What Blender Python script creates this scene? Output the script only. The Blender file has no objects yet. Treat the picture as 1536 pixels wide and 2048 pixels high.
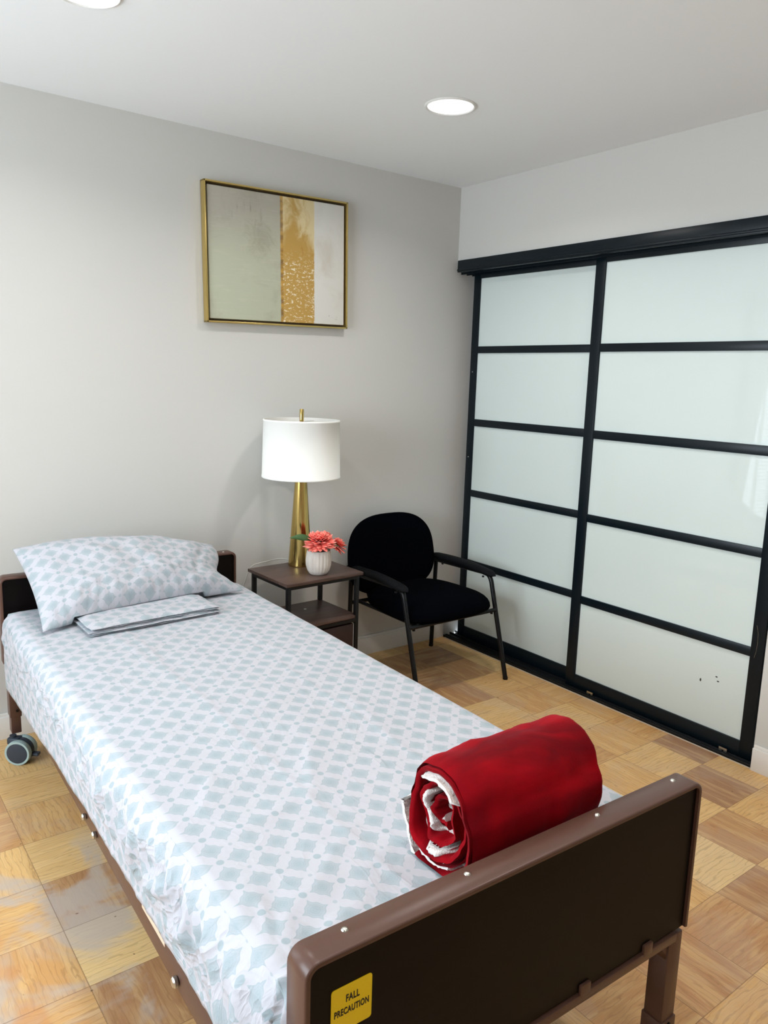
import bpy, bmesh, math, random
from mathutils import Vector, Matrix, noise
R = math.radians
random.seed(7)
scn = bpy.context.scene
COL = scn.collection

# ------------------------------------------------------------------ camera, world, lights
CAM = (-2.8502, -3.1701, 1.4597); YAW, PITCH, ROLL, FPX = 0.6497, 0.1738, 0.0306, 1540.4
cd = bpy.data.cameras.new('camera'); cam = bpy.data.objects.new('camera', cd); COL.objects.link(cam)
cy, sy, cp, sp = math.cos(YAW), math.sin(YAW), math.cos(PITCH), math.sin(PITCH)
fw = Vector((sy*cp, cy*cp, -sp)); rt = Vector((cy, -sy, 0)); up = rt.cross(fw)
cr, sr = math.cos(ROLL), math.sin(ROLL)
rr = cr*rt + sr*up; uu = -sr*rt + cr*up
cam.matrix_world = Matrix(((rr.x, uu.x, -fw.x, CAM[0]), (rr.y, uu.y, -fw.y, CAM[1]), (rr.z, uu.z, -fw.z, CAM[2]), (0, 0, 0, 1)))
cd.sensor_fit = 'HORIZONTAL'; cd.sensor_width = 36.0; cd.lens = FPX/1536*36.0; cd.clip_start = 0.05
scn.camera = cam
w = bpy.data.worlds.new('daylight'); scn.world = w; w.use_nodes = True
bg = w.node_tree.nodes['Background']; bg.inputs[0].default_value = (0.80, 0.91, 1.0, 1); bg.inputs[1].default_value = 4.4
vs = scn.view_settings; vs.view_transform = 'Standard'; vs.look = 'None'; vs.gamma = 1.0; vs.use_curve_mapping = False
vs.exposure = 0.15
SPOT_W = 5.6      # each recessed downlight
def area(name, loc, rot, sx, sy_, watts, col, shape='RECTANGLE'):
    l = bpy.data.lights.new(name, 'AREA'); l.shape = shape; l.size = sx; l.size_y = sy_; l.energy = watts; l.color = col
    o = bpy.data.objects.new(name, l); COL.objects.link(o); o.location = loc; o.rotation_euler = rot
    return o
# daylight entering through the left window
area('window_daylight', (-4.42, -1.55, 1.45), (0, R(-90), 0), 1.35, 1.9, 60, (0.80, 0.91, 1.0))

# ------------------------------------------------------------------ helpers
def lin(r, g, b):
    f = lambda c: (c/255/12.92) if c <= 10.3 else ((c/255+0.055)/1.055)**2.4
    return (f(r), f(g), f(b), 1)
class NT:
    def __init__(s, name, rough=0.5, col=(200, 200, 200), metal=0, spec=0.5, coat=0, sheen=0):
        s.m = bpy.data.materials.new(name); s.m.use_nodes = True; s.t = s.m.node_tree
        s.b = s.t.nodes['Principled BSDF']
        s.b.inputs['Base Color'].default_value = lin(*col); s.b.inputs['Roughness'].default_value = rough
        s.b.inputs['Metallic'].default_value = metal; s.b.inputs['Specular IOR Level'].default_value = spec
        s.b.inputs['Coat Weight'].default_value = coat; s.b.inputs['Coat Roughness'].default_value = 0.05
        s.b.inputs['Sheen Weight'].default_value = sheen
    def n(s, typ, **kw):
        x = s.t.nodes.new(typ)
        for k, v in kw.items(): setattr(x, k, v)
        return x
    def l(s, a, b): s.t.links.new(a, b)
    def math(s, op, a, b=None, c=None, clamp=False):
        x = s.n('ShaderNodeMath', operation=op); x.use_clamp = clamp
        for i, v in enumerate((a, b, c)):
            if v is None: continue
            if isinstance(v, (int, float)): x.inputs[i].default_value = v
            else: s.l(v, x.inputs[i])
        return x.outputs[0]
    def mix(s, f, a, b, mode='MIX'):
        x = s.n('ShaderNodeMix', data_type='RGBA', blend_type=mode)
        for i, v in ((0, f), (6, a), (7, b)):
            if isinstance(v, (int, float)): x.inputs[i].default_value = v
            elif isinstance(v, tuple): x.inputs[i].default_value = v
            else: s.l(v, x.inputs[i])
        return x.outputs[2]
    def noise(s, vec, scale, detail=4, rough=0.5, dist=0):
        x = s.n('ShaderNodeTexNoise'); x.inputs['Scale'].default_value = scale; x.inputs['Detail'].default_value = detail
        x.inputs['Roughness'].default_value = rough; x.inputs['Distortion'].default_value = dist
        if vec is not None: s.l(vec, x.inputs['Vector'])
        return x.outputs[0]
    def obj(s): return s.n('ShaderNodeTexCoord').outputs['Object']
    def uv(s): return s.n('ShaderNodeTexCoord').outputs['UV']
    def mapp(s, vec, scale=(1, 1, 1), loc=(0, 0, 0), rot=(0, 0, 0)):
        x = s.n('ShaderNodeMapping'); x.inputs['Scale'].default_value = scale; x.inputs['Location'].default_value = loc
        x.inputs['Rotation'].default_value = rot; s.l(vec, x.inputs['Vector']); return x.outputs[0]
    def ramp(s, f, stops, interp='LINEAR'):
        x = s.n('ShaderNodeValToRGB'); x.color_ramp.interpolation = interp; e = x.color_ramp.elements
        while len(e) < len(stops): e.new(0.5)
        for i, (p, c) in enumerate(stops): e[i].position = p; e[i].color = c
        s.l(f, x.inputs[0]); return x.outputs[0]
    def smooth(s, v, lo, hi):
        x = s.n('ShaderNodeMapRange', interpolation_type='SMOOTHSTEP'); s.l(v, x.inputs[0])
        x.inputs[1].default_value = lo; x.inputs[2].default_value = hi; return x.outputs[0]
    def bump(s, h, strength=0.2, dist=0.002):
        x = s.n('ShaderNodeBump'); x.inputs['Strength'].default_value = strength; x.inputs['Distance'].default_value = dist
        s.l(h, x.inputs['Height']); s.l(x.outputs[0], s.b.inputs['Normal'])
    def base(s, c): s.l(c, s.b.inputs['Base Color'])

def finish(bm, name, mat, parent=None, smooth=True, angle=40, loc=None, rot=None):
    me = bpy.data.meshes.new(name)
    bmesh.ops.recalc_face_normals(bm, faces=bm.faces)
    bm.to_mesh(me); bm.free()
    if smooth:
        for p in me.polygons: p.use_smooth = True
        try: me.set_sharp_from_angle(angle=R(angle))
        except Exception: pass
    if mat: me.materials.append(mat.m if isinstance(mat, NT) else mat)
    o = bpy.data.objects.new(name, me); COL.objects.link(o)
    if parent: o.parent = parent
    if loc: o.location = loc
    if rot: o.rotation_euler = rot
    return o
def thing(name, label, cat, loc=(0, 0, 0), rz=0, group=None, rot=None):
    o = bpy.data.objects.new(name, None); COL.objects.link(o); o.empty_display_size = 0.05
    o.location = loc; o.rotation_euler = rot if rot else (0, 0, rz)
    tag(o, label, cat, group); return o
def tag(o, label, cat, group=None):
    o['label'] = label; o['category'] = cat
    if group: o['group'] = group
    return o
def struct(o, label=None, cat=None):
    o['kind'] = 'structure'
    if label: o['label'] = label; o['category'] = cat
    return o
def box(bm, x0, x1, y0, y1, z0, z1, bev=0, seg=2, M=None):
    t = bmesh.new()
    v = [t.verts.new((x, y, z)) for x in (x0, x1) for y in (y0, y1) for z in (z0, z1)]
    for f in ((0, 1, 3, 2), (4, 6, 7, 5), (0, 4, 5, 1), (2, 3, 7, 6), (0, 2, 6, 4), (1, 5, 7, 3)): t.faces.new([v[i] for i in f])
    if bev: bmesh.ops.bevel(t, geom=list(t.edges), offset=bev, segments=seg, affect='EDGES', profile=0.5)
    merge(bm, t, M)
def merge(bm, t, M=None):
    if M is not None: bmesh.ops.transform(t, matrix=M, verts=t.verts)
    me = bpy.data.meshes.new('tmp'); t.to_mesh(me); t.free(); bm.from_mesh(me); bpy.data.meshes.remove(me)
def mkbox(name, mat, parent, *a, bev=0, seg=2, **kw):
    bm = bmesh.new(); box(bm, *a, bev=bev, seg=seg); return finish(bm, name, mat, parent, **kw)
def fillet(pts, r, n=6):
    P = [Vector(p) for p in pts]; out = [P[0]]
    for i in range(1, len(P)-1):
        a = (P[i-1]-P[i]); b = (P[i+1]-P[i]); rad = min(r, a.length*0.48, b.length*0.48)
        a.normalize(); b.normalize(); A = P[i]+a*rad; B = P[i]+b*rad
        for k in range(n+1):
            t = k/n; out.append(A*(1-t)**2 + P[i]*2*t*(1-t) + B*t*t)
    out.append(P[-1]); return out
def sweep(bm, pts, prof, closed=False, caps=True, scale=None, upv=None):
    """sweep a list of 2D profile points along pts"""
    P = [Vector(p) for p in pts]; n = len(P); rings = []
    T0 = (P[1]-P[0]).normalized()
    N = Vector(upv) if upv else (Vector((0, 0, 1)) if abs(T0.z) < 0.9 else Vector((1, 0, 0)))
    for i in range(n):
        if closed: T = (P[(i+1) % n]-P[i-1]).normalized()
        else: T = (P[min(i+1, n-1)]-P[max(i-1, 0)]).normalized()
        N = (N - T*N.dot(T)).normalized(); B = T.cross(N)
        sc = scale[i] if scale else 1
        rings.append([bm.verts.new(P[i] + N*(b*sc) + B*(a*sc)) for a, b in prof])
    m = len(prof)
    for i in range(n if closed else n-1):
        A = rings[i]; Bq = rings[(i+1) % n]
        for k in range(m): bm.faces.new((A[k], A[(k+1) % m], Bq[(k+1) % m], Bq[k]))
    if caps and not closed:
        bm.faces.new(rings[0][::-1]); bm.faces.new(rings[-1])
def circ(r, n=12): return [(r*math.cos(2*math.pi*k/n), r*math.sin(2*math.pi*k/n)) for k in range(n)]
def rect(a, b, r=0.001):
    return [(-a/2+r, -b/2), (a/2-r, -b/2), (a/2, -b/2+r), (a/2, b/2-r), (a/2-r, b/2), (-a/2+r, b/2), (-a/2, b/2-r), (-a/2, -b/2+r)]
def tube(bm, pts, r, n=12, **kw): sweep(bm, pts, circ(r, n), **kw)
def lathe(bm, prof, n=48, c=(0, 0, 0), closed_prof=False, flute=None):
    rings = []
    for r, z in prof:
        if r < 1e-6: rings.append([bm.verts.new((c[0], c[1], c[2]+z))])
        else:
            ring = []
            for k in range(n):
                a = 2*math.pi*k/n; q = r*(flute(a, z) if flute else 1)
                ring.append(bm.verts.new((c[0]+q*math.cos(a), c[1]+q*math.sin(a), c[2]+z)))
            rings.append(ring)
    L = len(rings)
    for i in range(L if closed_prof else L-1):
        A, B = rings[i], rings[(i+1) % L]
        if len(A) == 1 and len(B) == 1: continue
        for k in range(n):
            k2 = (k+1) % n
            if len(A) == 1: bm.faces.new((A[0], B[k], B[k2]))
            elif len(B) == 1: bm.faces.new((A[k], A[k2], B[0]))
            else: bm.faces.new((A[k], A[k2], B[k2], B[k]))
def cyl(bm, c, r, h, axis='Z', n=24, bev=0):
    t = bmesh.new()
    prof = [(0, 0), (r-bev, 0), (r, bev), (r, h-bev), (r-bev, h), (0, h)] if bev else [(0, 0), (r, 0), (r, h), (0, h)]
    lathe(t, prof, n)
    M = {'Z': Matrix(), 'X': Matrix.Rotation(R(90), 4, 'Y'), 'Y': Matrix.Rotation(R(-90), 4, 'X')}[axis]
    merge(bm, t, Matrix.Translation(c) @ M)
def nz(x, y, z=0, s=1): return noise.noise(Vector((x*s, y*s, z*s)))

# ------------------------------------------------------------------ materials
m_wall = NT('greige_wall_paint', 0.75, (203, 201, 196), spec=0.25)
m_wall.bump(m_wall.noise(m_wall.obj(), 220, 3), 0.12, 0.001)
m_ceil = NT('ceiling_paint', 0.85, (238, 241, 243), spec=0.2)
m_ceil.bump(m_ceil.noise(m_ceil.obj(), 160, 3), 0.08, 0.001)
m_trim = NT('trim_paint', 0.45, (226, 222, 216), spec=0.4)
m_black = NT('black_aluminium', 0.34, (8, 20, 27), spec=0.25)
m_blackdull = NT('black_track', 0.5, (12, 15, 18), spec=0.35)
m_glass = NT('white_laminated_glass', 0.5, (208, 219, 216), spec=0.3, coat=1.0)
m_glass.b.inputs['Coat Roughness'].default_value = 0.02
m_steel = NT('bright_steel', 0.3, (200, 198, 190), metal=1)
m_brass = NT('brushed_brass', 0.17, (200, 172, 104), metal=1)
m_frame_gold = NT('champagne_gold_frame', 0.32, (205, 180, 112), metal=0.9)
m_black_steel = NT('black_powder_steel', 0.38, (9, 10, 13), spec=0.3)
m_velvet = NT('black_boucle_fabric', 1.0, (3, 4, 8), spec=0.03, sheen=0.0)
m_velvet.b.inputs['Sheen Roughness'].default_value = 0.4
m_velvet.bump(m_velvet.noise(m_velvet.obj(), 500, 2), 0.4, 0.001)
m_armpad = NT('black_arm_pad', 0.75, (7, 8, 12), spec=0.15)
m_darkpanel = NT('dark_woodgrain_laminate', 0.45, (22, 15, 13), spec=0.12)
t = m_darkpanel; v = t.mapp(t.obj(), (3, 60, 60)); f = t.noise(v, 1.5, 5, 0.6)
t.base(t.ramp(f, [(0.3, lin(9, 6, 5)), (0.7, lin(15, 9, 8))]))
m_brown = NT('brown_bed_enamel', 0.33, (86, 60, 50), spec=0.35)
m_brown.bump(m_brown.noise(m_brown.obj(), 90, 2), 0.05, 0.001)
m_walnut = NT('walnut_laminate', 0.38, (78, 58, 50), spec=0.45)
t = m_walnut; v = t.mapp(t.obj(), (4, 45, 45)); f = t.noise(v, 1.4, 5, 0.62, 0.4)
t.base(t.ramp(f, [(0.25, lin(58, 42, 37)), (0.55, lin(84, 63, 55)), (0.8, lin(100, 78, 68))]))
m_drawer = NT('dark_red_brown_drawer', 0.5, (48, 28, 25), spec=0.4)
m_shade = NT('white_linen_shade', 0.9, (236, 235, 230), spec=0.1)
t = m_shade
t.bump(t.noise(t.mapp(t.obj(), (300, 300, 700)), 1, 2), 0.1, 0.0006)
t.b.inputs['Transmission Weight'].default_value = 0.0
m_vase = NT('cream_ribbed_ceramic', 0.6, (205, 196, 187), spec=0.3)
t = m_vase; f = t.noise(t.mapp(t.obj(), (60, 60, 8)), 1, 4)
t.base(t.ramp(f, [(0.3, lin(192, 182, 172)), (0.7, lin(214, 207, 199))]))
m_soil = NT('dark_foam', 0.6, (14, 20, 20))
m_petal = NT('coral_petal', 0.7, (240, 120, 105), sheen=0.1, spec=0.2)
t = m_petal; g = t.n('ShaderNodeAttribute', attribute_name='tip', attribute_type='GEOMETRY')
t.base(t.ramp(g.outputs['Fac'], [(0.0, lin(226, 72, 62)), (0.55, lin(246, 120, 106)), (1.0, lin(252, 190, 172))]))
m_leaf = NT('green_leaf', 0.55, (62, 96, 52))
m_yellow = NT('yellow_sticker', 0.45, (236, 202, 18), spec=0.4)
m_ink = NT('black_ink', 0.6, (22, 18, 14))
m_caster = NT('dark_caster_plastic', 0.45, (44, 54, 66))
m_tyre = NT('pale_grey_tyre', 0.5, (158, 178, 176))
m_cord = NT('clear_white_cord', 0.4, (190, 188, 182))
m_white_plastic = NT('white_plastic', 0.4, (225, 225, 222))
m_label = NT('cream_paper_label', 0.6, (214, 192, 168))
m_blind = NT('white_blind_slat', 0.5, (235, 235, 232))
m_curtain = NT('pale_curtain', 0.85, (214, 211, 206))
m_dust = NT('pale_dust_strip', 0.9, (196, 180, 160))
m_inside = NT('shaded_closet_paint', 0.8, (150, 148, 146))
m_mattress = NT('mattress_vinyl', 0.6, (150, 165, 190))
def emis(name, col, s):
    m = NT(name); m.b.inputs['Emission Color'].default_value = lin(*col); m.b.inputs['Emission Strength'].default_value = s
    return m
m_lens = emis('lit_diffuser', (255, 255, 252), 0.9)

# printed cotton: white ground, watercolour aqua squares set on point with dots between
def cotton(name, tint=1.0):
    t = NT(name, 0.85, (200, 198, 205), spec=0.12, sheen=0.05)
    sep = t.n('ShaderNodeSeparateXYZ'); t.l(t.uv(), sep.inputs[0])
    wob = t.noise(t.uv(), 35, 2)
    u = t.math('DIVIDE', t.math('ADD', sep.outputs[0], 0.841), 0.0765)
    v = t.math('DIVIDE', t.math('SUBTRACT', sep.outputs[1], 0.414), 0.083)
    a = t.math('ABSOLUTE', t.math('SUBTRACT', t.math('FRACT', t.math('ADD', u, 40)), 0.5))
    b = t.math('ABSOLUTE', t.math('SUBTRACT', t.math('FRACT', t.math('ADD', v, 40)), 0.5))
    m = t.math('SUBTRACT', 0.5, t.math('ABSOLUTE', t.math('SUBTRACT', a, b)))
    s = t.math('ADD', a, b)
    wav = t.math('MULTIPLY', t.math('COSINE', t.math('MULTIPLY', t.math('SUBTRACT', s, 0.5), 18.0)), -0.022)
    mm = t.math('ADD', t.math('ADD', m, wav), t.math('MULTIPLY', t.math('SUBTRACT', wob, 0.5), 0.04))
    sq = t.math('SUBTRACT', 1.0, t.smooth(mm, 0.305, 0.33))
    # along-edge limit so that squares end before the dots
    lim = t.math('SUBTRACT', 1.0, t.smooth(t.math('ABSOLUTE', t.math('SUBTRACT', s, 0.5)), 0.36, 0.39))
    sq = t.math('MULTIPLY', sq, lim)
    rim = t.math('MULTIPLY', sq, t.smooth(mm, 0.275, 0.30))
    ring = t.math('MULTIPLY', sq, t.math('SMOOTH_MIN', 1.0, t.math('ABSOLUTE', t.math('SINE', t.math('MULTIPLY', mm, 38.0))), 0.1))
    speck = t.noise(t.uv(), 900, 2)
    a5 = t.math('SUBTRACT', 0.5, a); b5 = t.math('SUBTRACT', 0.5, b)
    d1 = t.math('SQRT', t.math('ADD', t.math('MULTIPLY', a5, a5), t.math('MULTIPLY', b5, b5)))
    d2 = t.math('SQRT', t.math('ADD', t.math('MULTIPLY', a, a), t.math('MULTIPLY', b, b)))
    dots = t.math('MAXIMUM', t.math('SUBTRACT', 1.0, t.smooth(d1, 0.085, 0.105)), t.math('MULTIPLY', t.math('SUBTRACT', 1.0, t.smooth(d2, 0.045, 0.06)), 0.7))
    core = t.math('MULTIPLY', t.math('SUBTRACT', 1.0, t.smooth(mm, 0.0, 0.33)), 0.25)
    dens = t.math('ADD', t.math('MULTIPLY', ring, 0.12), t.math('ADD', t.math('MULTIPLY', sq, 0.42), core), clamp=True)
    dens = t.math('ADD', dens, t.math('MULTIPLY', rim, 0.12))
    dens = t.math('MULTIPLY', dens, t.math('ADD', 0.7, t.math('MULTIPLY', speck, 0.6)))
    dens = t.math('MULTIPLY', t.math('MULTIPLY', dens, sq), 1.0)
    dens = t.math('MAXIMUM', dens, t.math('MULTIPLY', dots, 0.72))
    dens = t.math('MULTIPLY', dens, tint, clamp=True)
    t.base(t.mix(dens, lin(184, 183, 189), lin(142, 159, 164)))
    n1 = t.noise(t.mapp(t.uv(), (1.6, 1.0, 1)), 5.5, 3, 0.55, 0.8)
    rid = t.math('POWER', t.math('SUBTRACT', 1.0, t.math('ABSOLUTE', t.math('MULTIPLY', t.math('SUBTRACT', n1, 0.5), 3.2)), None, True), 4.0)
    n2 = t.noise(t.mapp(t.uv(), (1.0, 2.0, 1)), 13, 3, 0.55, 0.6)
    rid2 = t.math('POWER', t.math('SUBTRACT', 1.0, t.math('ABSOLUTE', t.math('MULTIPLY', t.math('SUBTRACT', n2, 0.5), 3.2)), None, True), 4.0)
    sidem = t.math('SUBTRACT', 1.0, t.smooth(sep.outputs[0], -0.93, -0.86))
    hgt = t.math('ADD', t.math('MULTIPLY', rid, t.math('ADD', 0.11, t.math('MULTIPLY', sidem, 0.62))), t.math('MULTIPLY', rid2, t.math('ADD', 0.03, t.math('MULTIPLY', sidem, 0.16))))
    t.bump(t.math('ADD', hgt, t.math('MULTIPLY', t.noise(t.uv(), 60, 5, 0.6), 0.03)), 0.55, 0.012)
    return t
m_sheet = cotton('aqua_printed_cotton')

# ------------------------------------------------------------------ room shell
H = 2.44; XL, YB = -4.3, -5.2
X0 = 0.0
# floor: 9-inch plywood parquet squares; every square carries its own tone and grain direction
T = 0.2275
bm = bmesh.new(); uvl = bm.loops.layers.uv.new('UVMap'); tl = bm.faces.layers.float.new('tone')
gl = bm.faces.layers.float.new('worn')
over = {(0, -8): 0.90, (0, -1): 0.97, (-1, -9): 0.70, (-2, -9): 0.03, (-1, -10): 0.80, (-2, -10): 0.55, (-3, -10): .25, (0, -7): 0.22,
        (-9, -5): 0.06, (-10, -5): 0.5, (-9, -4): 0.80, (-10, -4): .35, (-9, -3): 0.12, (-9, -6): 0.66, (-10, -6): 0.3, (-9, -2): 0.42, (-10, -2): 0.62,
        (-9, -1): 0.2, (0, -9): .28, (-1, -8): 0.2, (0, -6): 0.38, (-1, -6): 0.62, (-1, -5): 0.3, (0, -5): 0.2, (0, -4): 0.5, (-1, -4): .2, (-1, -3): 0.78, (0, -3): .35,
        (0, -2): .72, (-1, -2): .8, (-1, -1): .8, (1, -8): 0.3, (0, -10): .1, (-1, -7): .35, (0,0): .5, (-2,-3):.4,(-2,-2):.6}
over.update({(-9, -6): .06, (-9, -5): .80, (-9, -4): .16, (-9, -3): .42, (-9, -2): .22, (-9, -7): .85, (-10, -6): .5, (-10, -5): .36, (-10, -7): .55, (-10, -4): .22, (-10, -3): .6, (-9, -8): .7, (-10, -8): .3,
             (-2, -10): .84, (-1, -10): .25, (-3, -10): .72, (-3, -11): .25, (-2, -11): .45, (-4, -11): .35})
xs = [-0.13 + T*k for k in range(-19, 2)]; ys = [-0.1115 + T*k for k in range(-23, 3)]
def clampx(x): return max(XL, min(0.14, x))
def clampy(y): return max(YB, min(0.0, y))
rng = random.Random(11)
for i in range(len(xs)-1):
    for j in range(len(ys)-1):
        xa, xb, ya, yb = clampx(xs[i]), clampx(xs[i+1]), clampy(ys[j]), clampy(ys[j+1])
        if xb-xa < 1e-4 or yb-ya < 1e-4: continue
        ii = i-19; jj = j-23      # index of the square: its upper right corner is at (-.13+T*(ii+1), -.1115+T*(jj+1))
        key = (ii+1, jj)
        f = bm.faces.new([bm.verts.new(c) for c in ((xa, ya, 0), (xb, ya, 0), (xb, yb, 0), (xa, yb, 0))])
        f[tl] = over.get(key, rng.random()*0.85 + (0.1 if (ii+jj) % 2 else -0.02))
        ox, oy = rng.random()*40, rng.random()*40
        for lp in f.loops:
            x, y = lp.vert.co.x-xs[i], lp.vert.co.y-ys[j]
            lp[uvl].uv = (ox+x, oy+y) if (ii+jj) % 2 == 0 else (ox+y, oy+x)
bmesh.ops.remove_doubles(bm, verts=bm.verts, dist=1e-5)
m_floor = NT('plywood_parquet', 0.42, (200, 150, 95), spec=0.35)
t = m_floor
tone = t.n('ShaderNodeAttribute', attribute_name='tone').outputs['Fac']
base = t.ramp(tone, [(0.0, lin(224, 190, 134)), (0.25, lin(212, 168, 108)), (0.5, lin(200, 150, 92)), (0.75, lin(180, 132, 88)), (1.0, lin(148, 108, 80))])
uvn = t.uv()
g1 = t.noise(t.mapp(uvn, (3.5, 22, 1)), 1.0, 3, 0.5, 1.4)
wv = t.n('ShaderNodeTexWave', wave_type='BANDS', bands_direction='Y'); wv.inputs['Scale'].default_value = 2.2
wv.inputs['Distortion'].default_value = 11; wv.inputs['Detail'].default_value = 3; wv.inputs['Detail Scale'].default_value = 1.2
wv.inputs['Detail Roughness'].default_value = 0.6
t.l(t.mapp(uvn, (2.2, 9, 1)), wv.inputs['Vector'])
vein = t.smooth(wv.outputs['Fac'], 0.86, 1.0)
fine = t.noise(t.mapp(uvn, (14, 260, 1)), 1.0, 4, 0.6)
col = t.mix(t.math('MULTIPLY', t.smooth(g1, 0.38, 0.68), 0.30), base, lin(238, 204, 146), 'MIX')
col = t.mix(t.math('MULTIPLY', vein, 0.32), col, lin(136, 96, 58))
col = t.mix(t.math('MULTIPLY', t.smooth(fine, 0.45, 0.75), 0.22), col, lin(132, 92, 56))
# worn, greyed patches
pos = t.n('ShaderNodeNewGeometry').outputs['Position']
wn = t.noise(pos, 3.2, 4, 0.62, 0.6)
sp_ = t.n('ShaderNodeSeparateXYZ'); t.l(pos, sp_.inputs[0])
left = t.math('MULTIPLY', t.math('SUBTRACT', 1.0, t.smooth(sp_.outputs[0], -2.3, -1.9)), t.math('SUBTRACT', 1.0, t.smooth(sp_.outputs[1], -0.98, -0.80)))
wear = t.math('MULTIPLY', t.smooth(wn, 0.47, 0.60), t.math('ADD', 0.18, t.math('MULTIPLY', left, 0.62)))
col = t.mix(wear, col, lin(184, 170, 158))
org = t.math('MULTIPLY', t.smooth(t.noise(pos, 4.1, 2, 0.5), 0.6, 0.68), t.math('MULTIPLY', left, 0.45))
col = t.mix(org, col, lin(196, 130, 72))
spots = t.smooth(t.noise(pos, 38, 1, 0.4), 0.775, 0.80)
col = t.mix(t.math('MULTIPLY', spots, 0.7), col, lin(88, 58, 36))
# joints between the squares
def joint(o, off):
    fr = t.math('FRACT', t.math('ADD', t.math('DIVIDE', t.math('SUBTRACT', o, off), T), 50.0))
    return t.math('MINIMUM', fr, t.math('SUBTRACT', 1.0, fr))
jd = t.math('MINIMUM', joint(sp_.outputs[0], -0.13), joint(sp_.outputs[1], -0.1115))
jm = t.math('SUBTRACT', 1.0, t.smooth(jd, 0.0015, 0.007))
col = t.mix(t.math('MULTIPLY', jm, 0.6), col, lin(98, 66, 42))
t.base(col)
t.l(t.math('ADD', 0.30, t.math('MULTIPLY', wn, 0.30)), t.b.inputs['Roughness'])
t.bump(t.math('SUBTRACT', fine, t.math('MULTIPLY', jm, 1.2)), 0.12, 0.002)
struct(finish(bm, 'floor', m_floor, smooth=False))

struct(mkbox('ceiling', m_ceil, None, XL-.1, 0.2, YB-.1, 0.1, H, H+.1, smooth=False))
def wall(name, boxes):
    bm = bmesh.new()
    for b in boxes: box(bm, *b)
    return struct(finish(bm, name, m_wall, smooth=False))
DZ = 2.045   # closet opening
BW = (-3.70, -3.04, 0.30, 1.98)    # back window x0,x1,z0,z1
wall('wall_back', [(BW[1], 0.14, 0, .1, 0, H), (XL, BW[0], 0, .1, 0, H), (BW[0], BW[1], 0, .1, 0, BW[2]), (BW[0], BW[1], 0, .1, BW[3], H)])
wall('wall_right', [(0, .14, -1.832, 0, DZ, H), (0, .14, YB, -1.832, 0, H)])
LW = (-2.5, -0.6, 0.78, 2.12)
wall('wall_left', [(XL-.1, XL, YB, LW[0], 0, H), (XL-.1, XL, LW[1], 0.1, 0, H), (XL-.1, XL, LW[0], LW[1], 0, LW[2]), (XL-.1, XL, LW[0], LW[1], LW[3], H)])
wall('wall_front', [(XL, 0.14, YB-.1, YB, 0, H)])
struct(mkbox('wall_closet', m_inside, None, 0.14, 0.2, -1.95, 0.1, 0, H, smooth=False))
def window(name, axis, a0, a1, z0, z1, face, depth, slats=True, tilt=12):
    """frame, glass and blind in an opening; axis 'X': the wall runs along x (face = y of inner wall face)"""
    def bx(bm, u0, u1, d0, d1, za, zb, **kw):
        if axis == 'X': box(bm, u0, u1, min(face+d0, face+d1), max(face+d0, face+d1), za, zb, **kw)
        else: box(bm, min(face+d0, face+d1), max(face+d0, face+d1), u0, u1, za, zb, **kw)
    s = depth
    bm = bmesh.new()
    for u0, u1, za, zb in ((a0, a0+.04, z0, z1), (a1-.04, a1, z0, z1), (a0, a1, z0, z0+.04), (a0, a1, z1-.04, z1), ((a0+a1)/2-.02, (a0+a1)/2+.02, z0, z1)):
        bx(bm, u0, u1, s*.07, s*.1, za, zb)
    fr = struct(finish(bm, name, m_trim, smooth=False))
    m_pane = bpy.data.materials.get('window_pane')
    if not m_pane:
        q = NT('window_pane', 0.0, (255, 255, 255)); m_pane = q.m
        tr = q.n('ShaderNodeBsdfTransparent'); q.l(tr.outputs[0], q.t.nodes['Material Output'].inputs[0])
    bm = bmesh.new(); bx(bm, a0+.03, a1-.03, s*.083, s*.087, z0+.03, z1-.03); finish(bm, 'glass_pane', m_pane, fr, smooth=False)
    if slats:
        bm = bmesh.new(); z = z0+.05
        while z < z1-.04:
            t_ = bmesh.new(); box(t_, a0+.01, a1-.01, -.012, .012, -.0008, .0008)
            if axis == 'X': M = Matrix.Translation((0, face+s*.03, z)) @ Matrix.Rotation(R(tilt), 4, 'X')
            else: M = Matrix.Translation((face+s*.03, 0, z)) @ Matrix.Rotation(R(tilt), 4, 'Y') @ Matrix.Rotation(R(90), 4, 'Z') @ Matrix.Scale(-1, 4, (1, 0, 0)) if False else Matrix.Translation((face+s*.03, 0, z)) @ Matrix.Rotation(R(tilt), 4, 'Y') @ Matrix.Rotation(R(90), 4, 'Z')
            merge(bm, t_, M); z += .03
        finish(bm, 'blind', m_blind, fr, smooth=False)
    return fr
window('window_1', 'X', BW[0], BW[1], BW[2], BW[3], 0.0, 0.5)
window('window_2', 'Y', LW[0], LW[1], LW[2], LW[3], XL, -1.0, slats=False)
# baseboards
def baseboard(name, pts):
    """run along x (axis 0) or y; small bevelled lip on top"""
    bm = bmesh.new()
    for (x0, x1, y0, y1) in pts:
        box(bm, x0, x1, y0, y1, 0, 0.092, bev=0.001)
        # lip
        if x1-x0 > y1-y0: box(bm, x0, x1, y0+.006 if y1 <= 0.001 and y0 > -1 else y0, y1 if y0 > -1 else y1-.006, 0.09, 0.104, bev=0.003)
        else: box(bm, x0+.006 if x0 > -1 else x0, x1 if x0 > -1 else x1-.006, y0, y1, 0.09, 0.104, bev=0.003)
    return struct(finish(bm, name, m_trim))
baseboard('baseboard_back', [(XL, -0.001, -0.015, 0.0)])
baseboard('baseboard_right', [(-0.015, 0.0, YB, -1.835)])
baseboard('baseboard_left', [(XL, XL+.015, YB, 0)])

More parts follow.
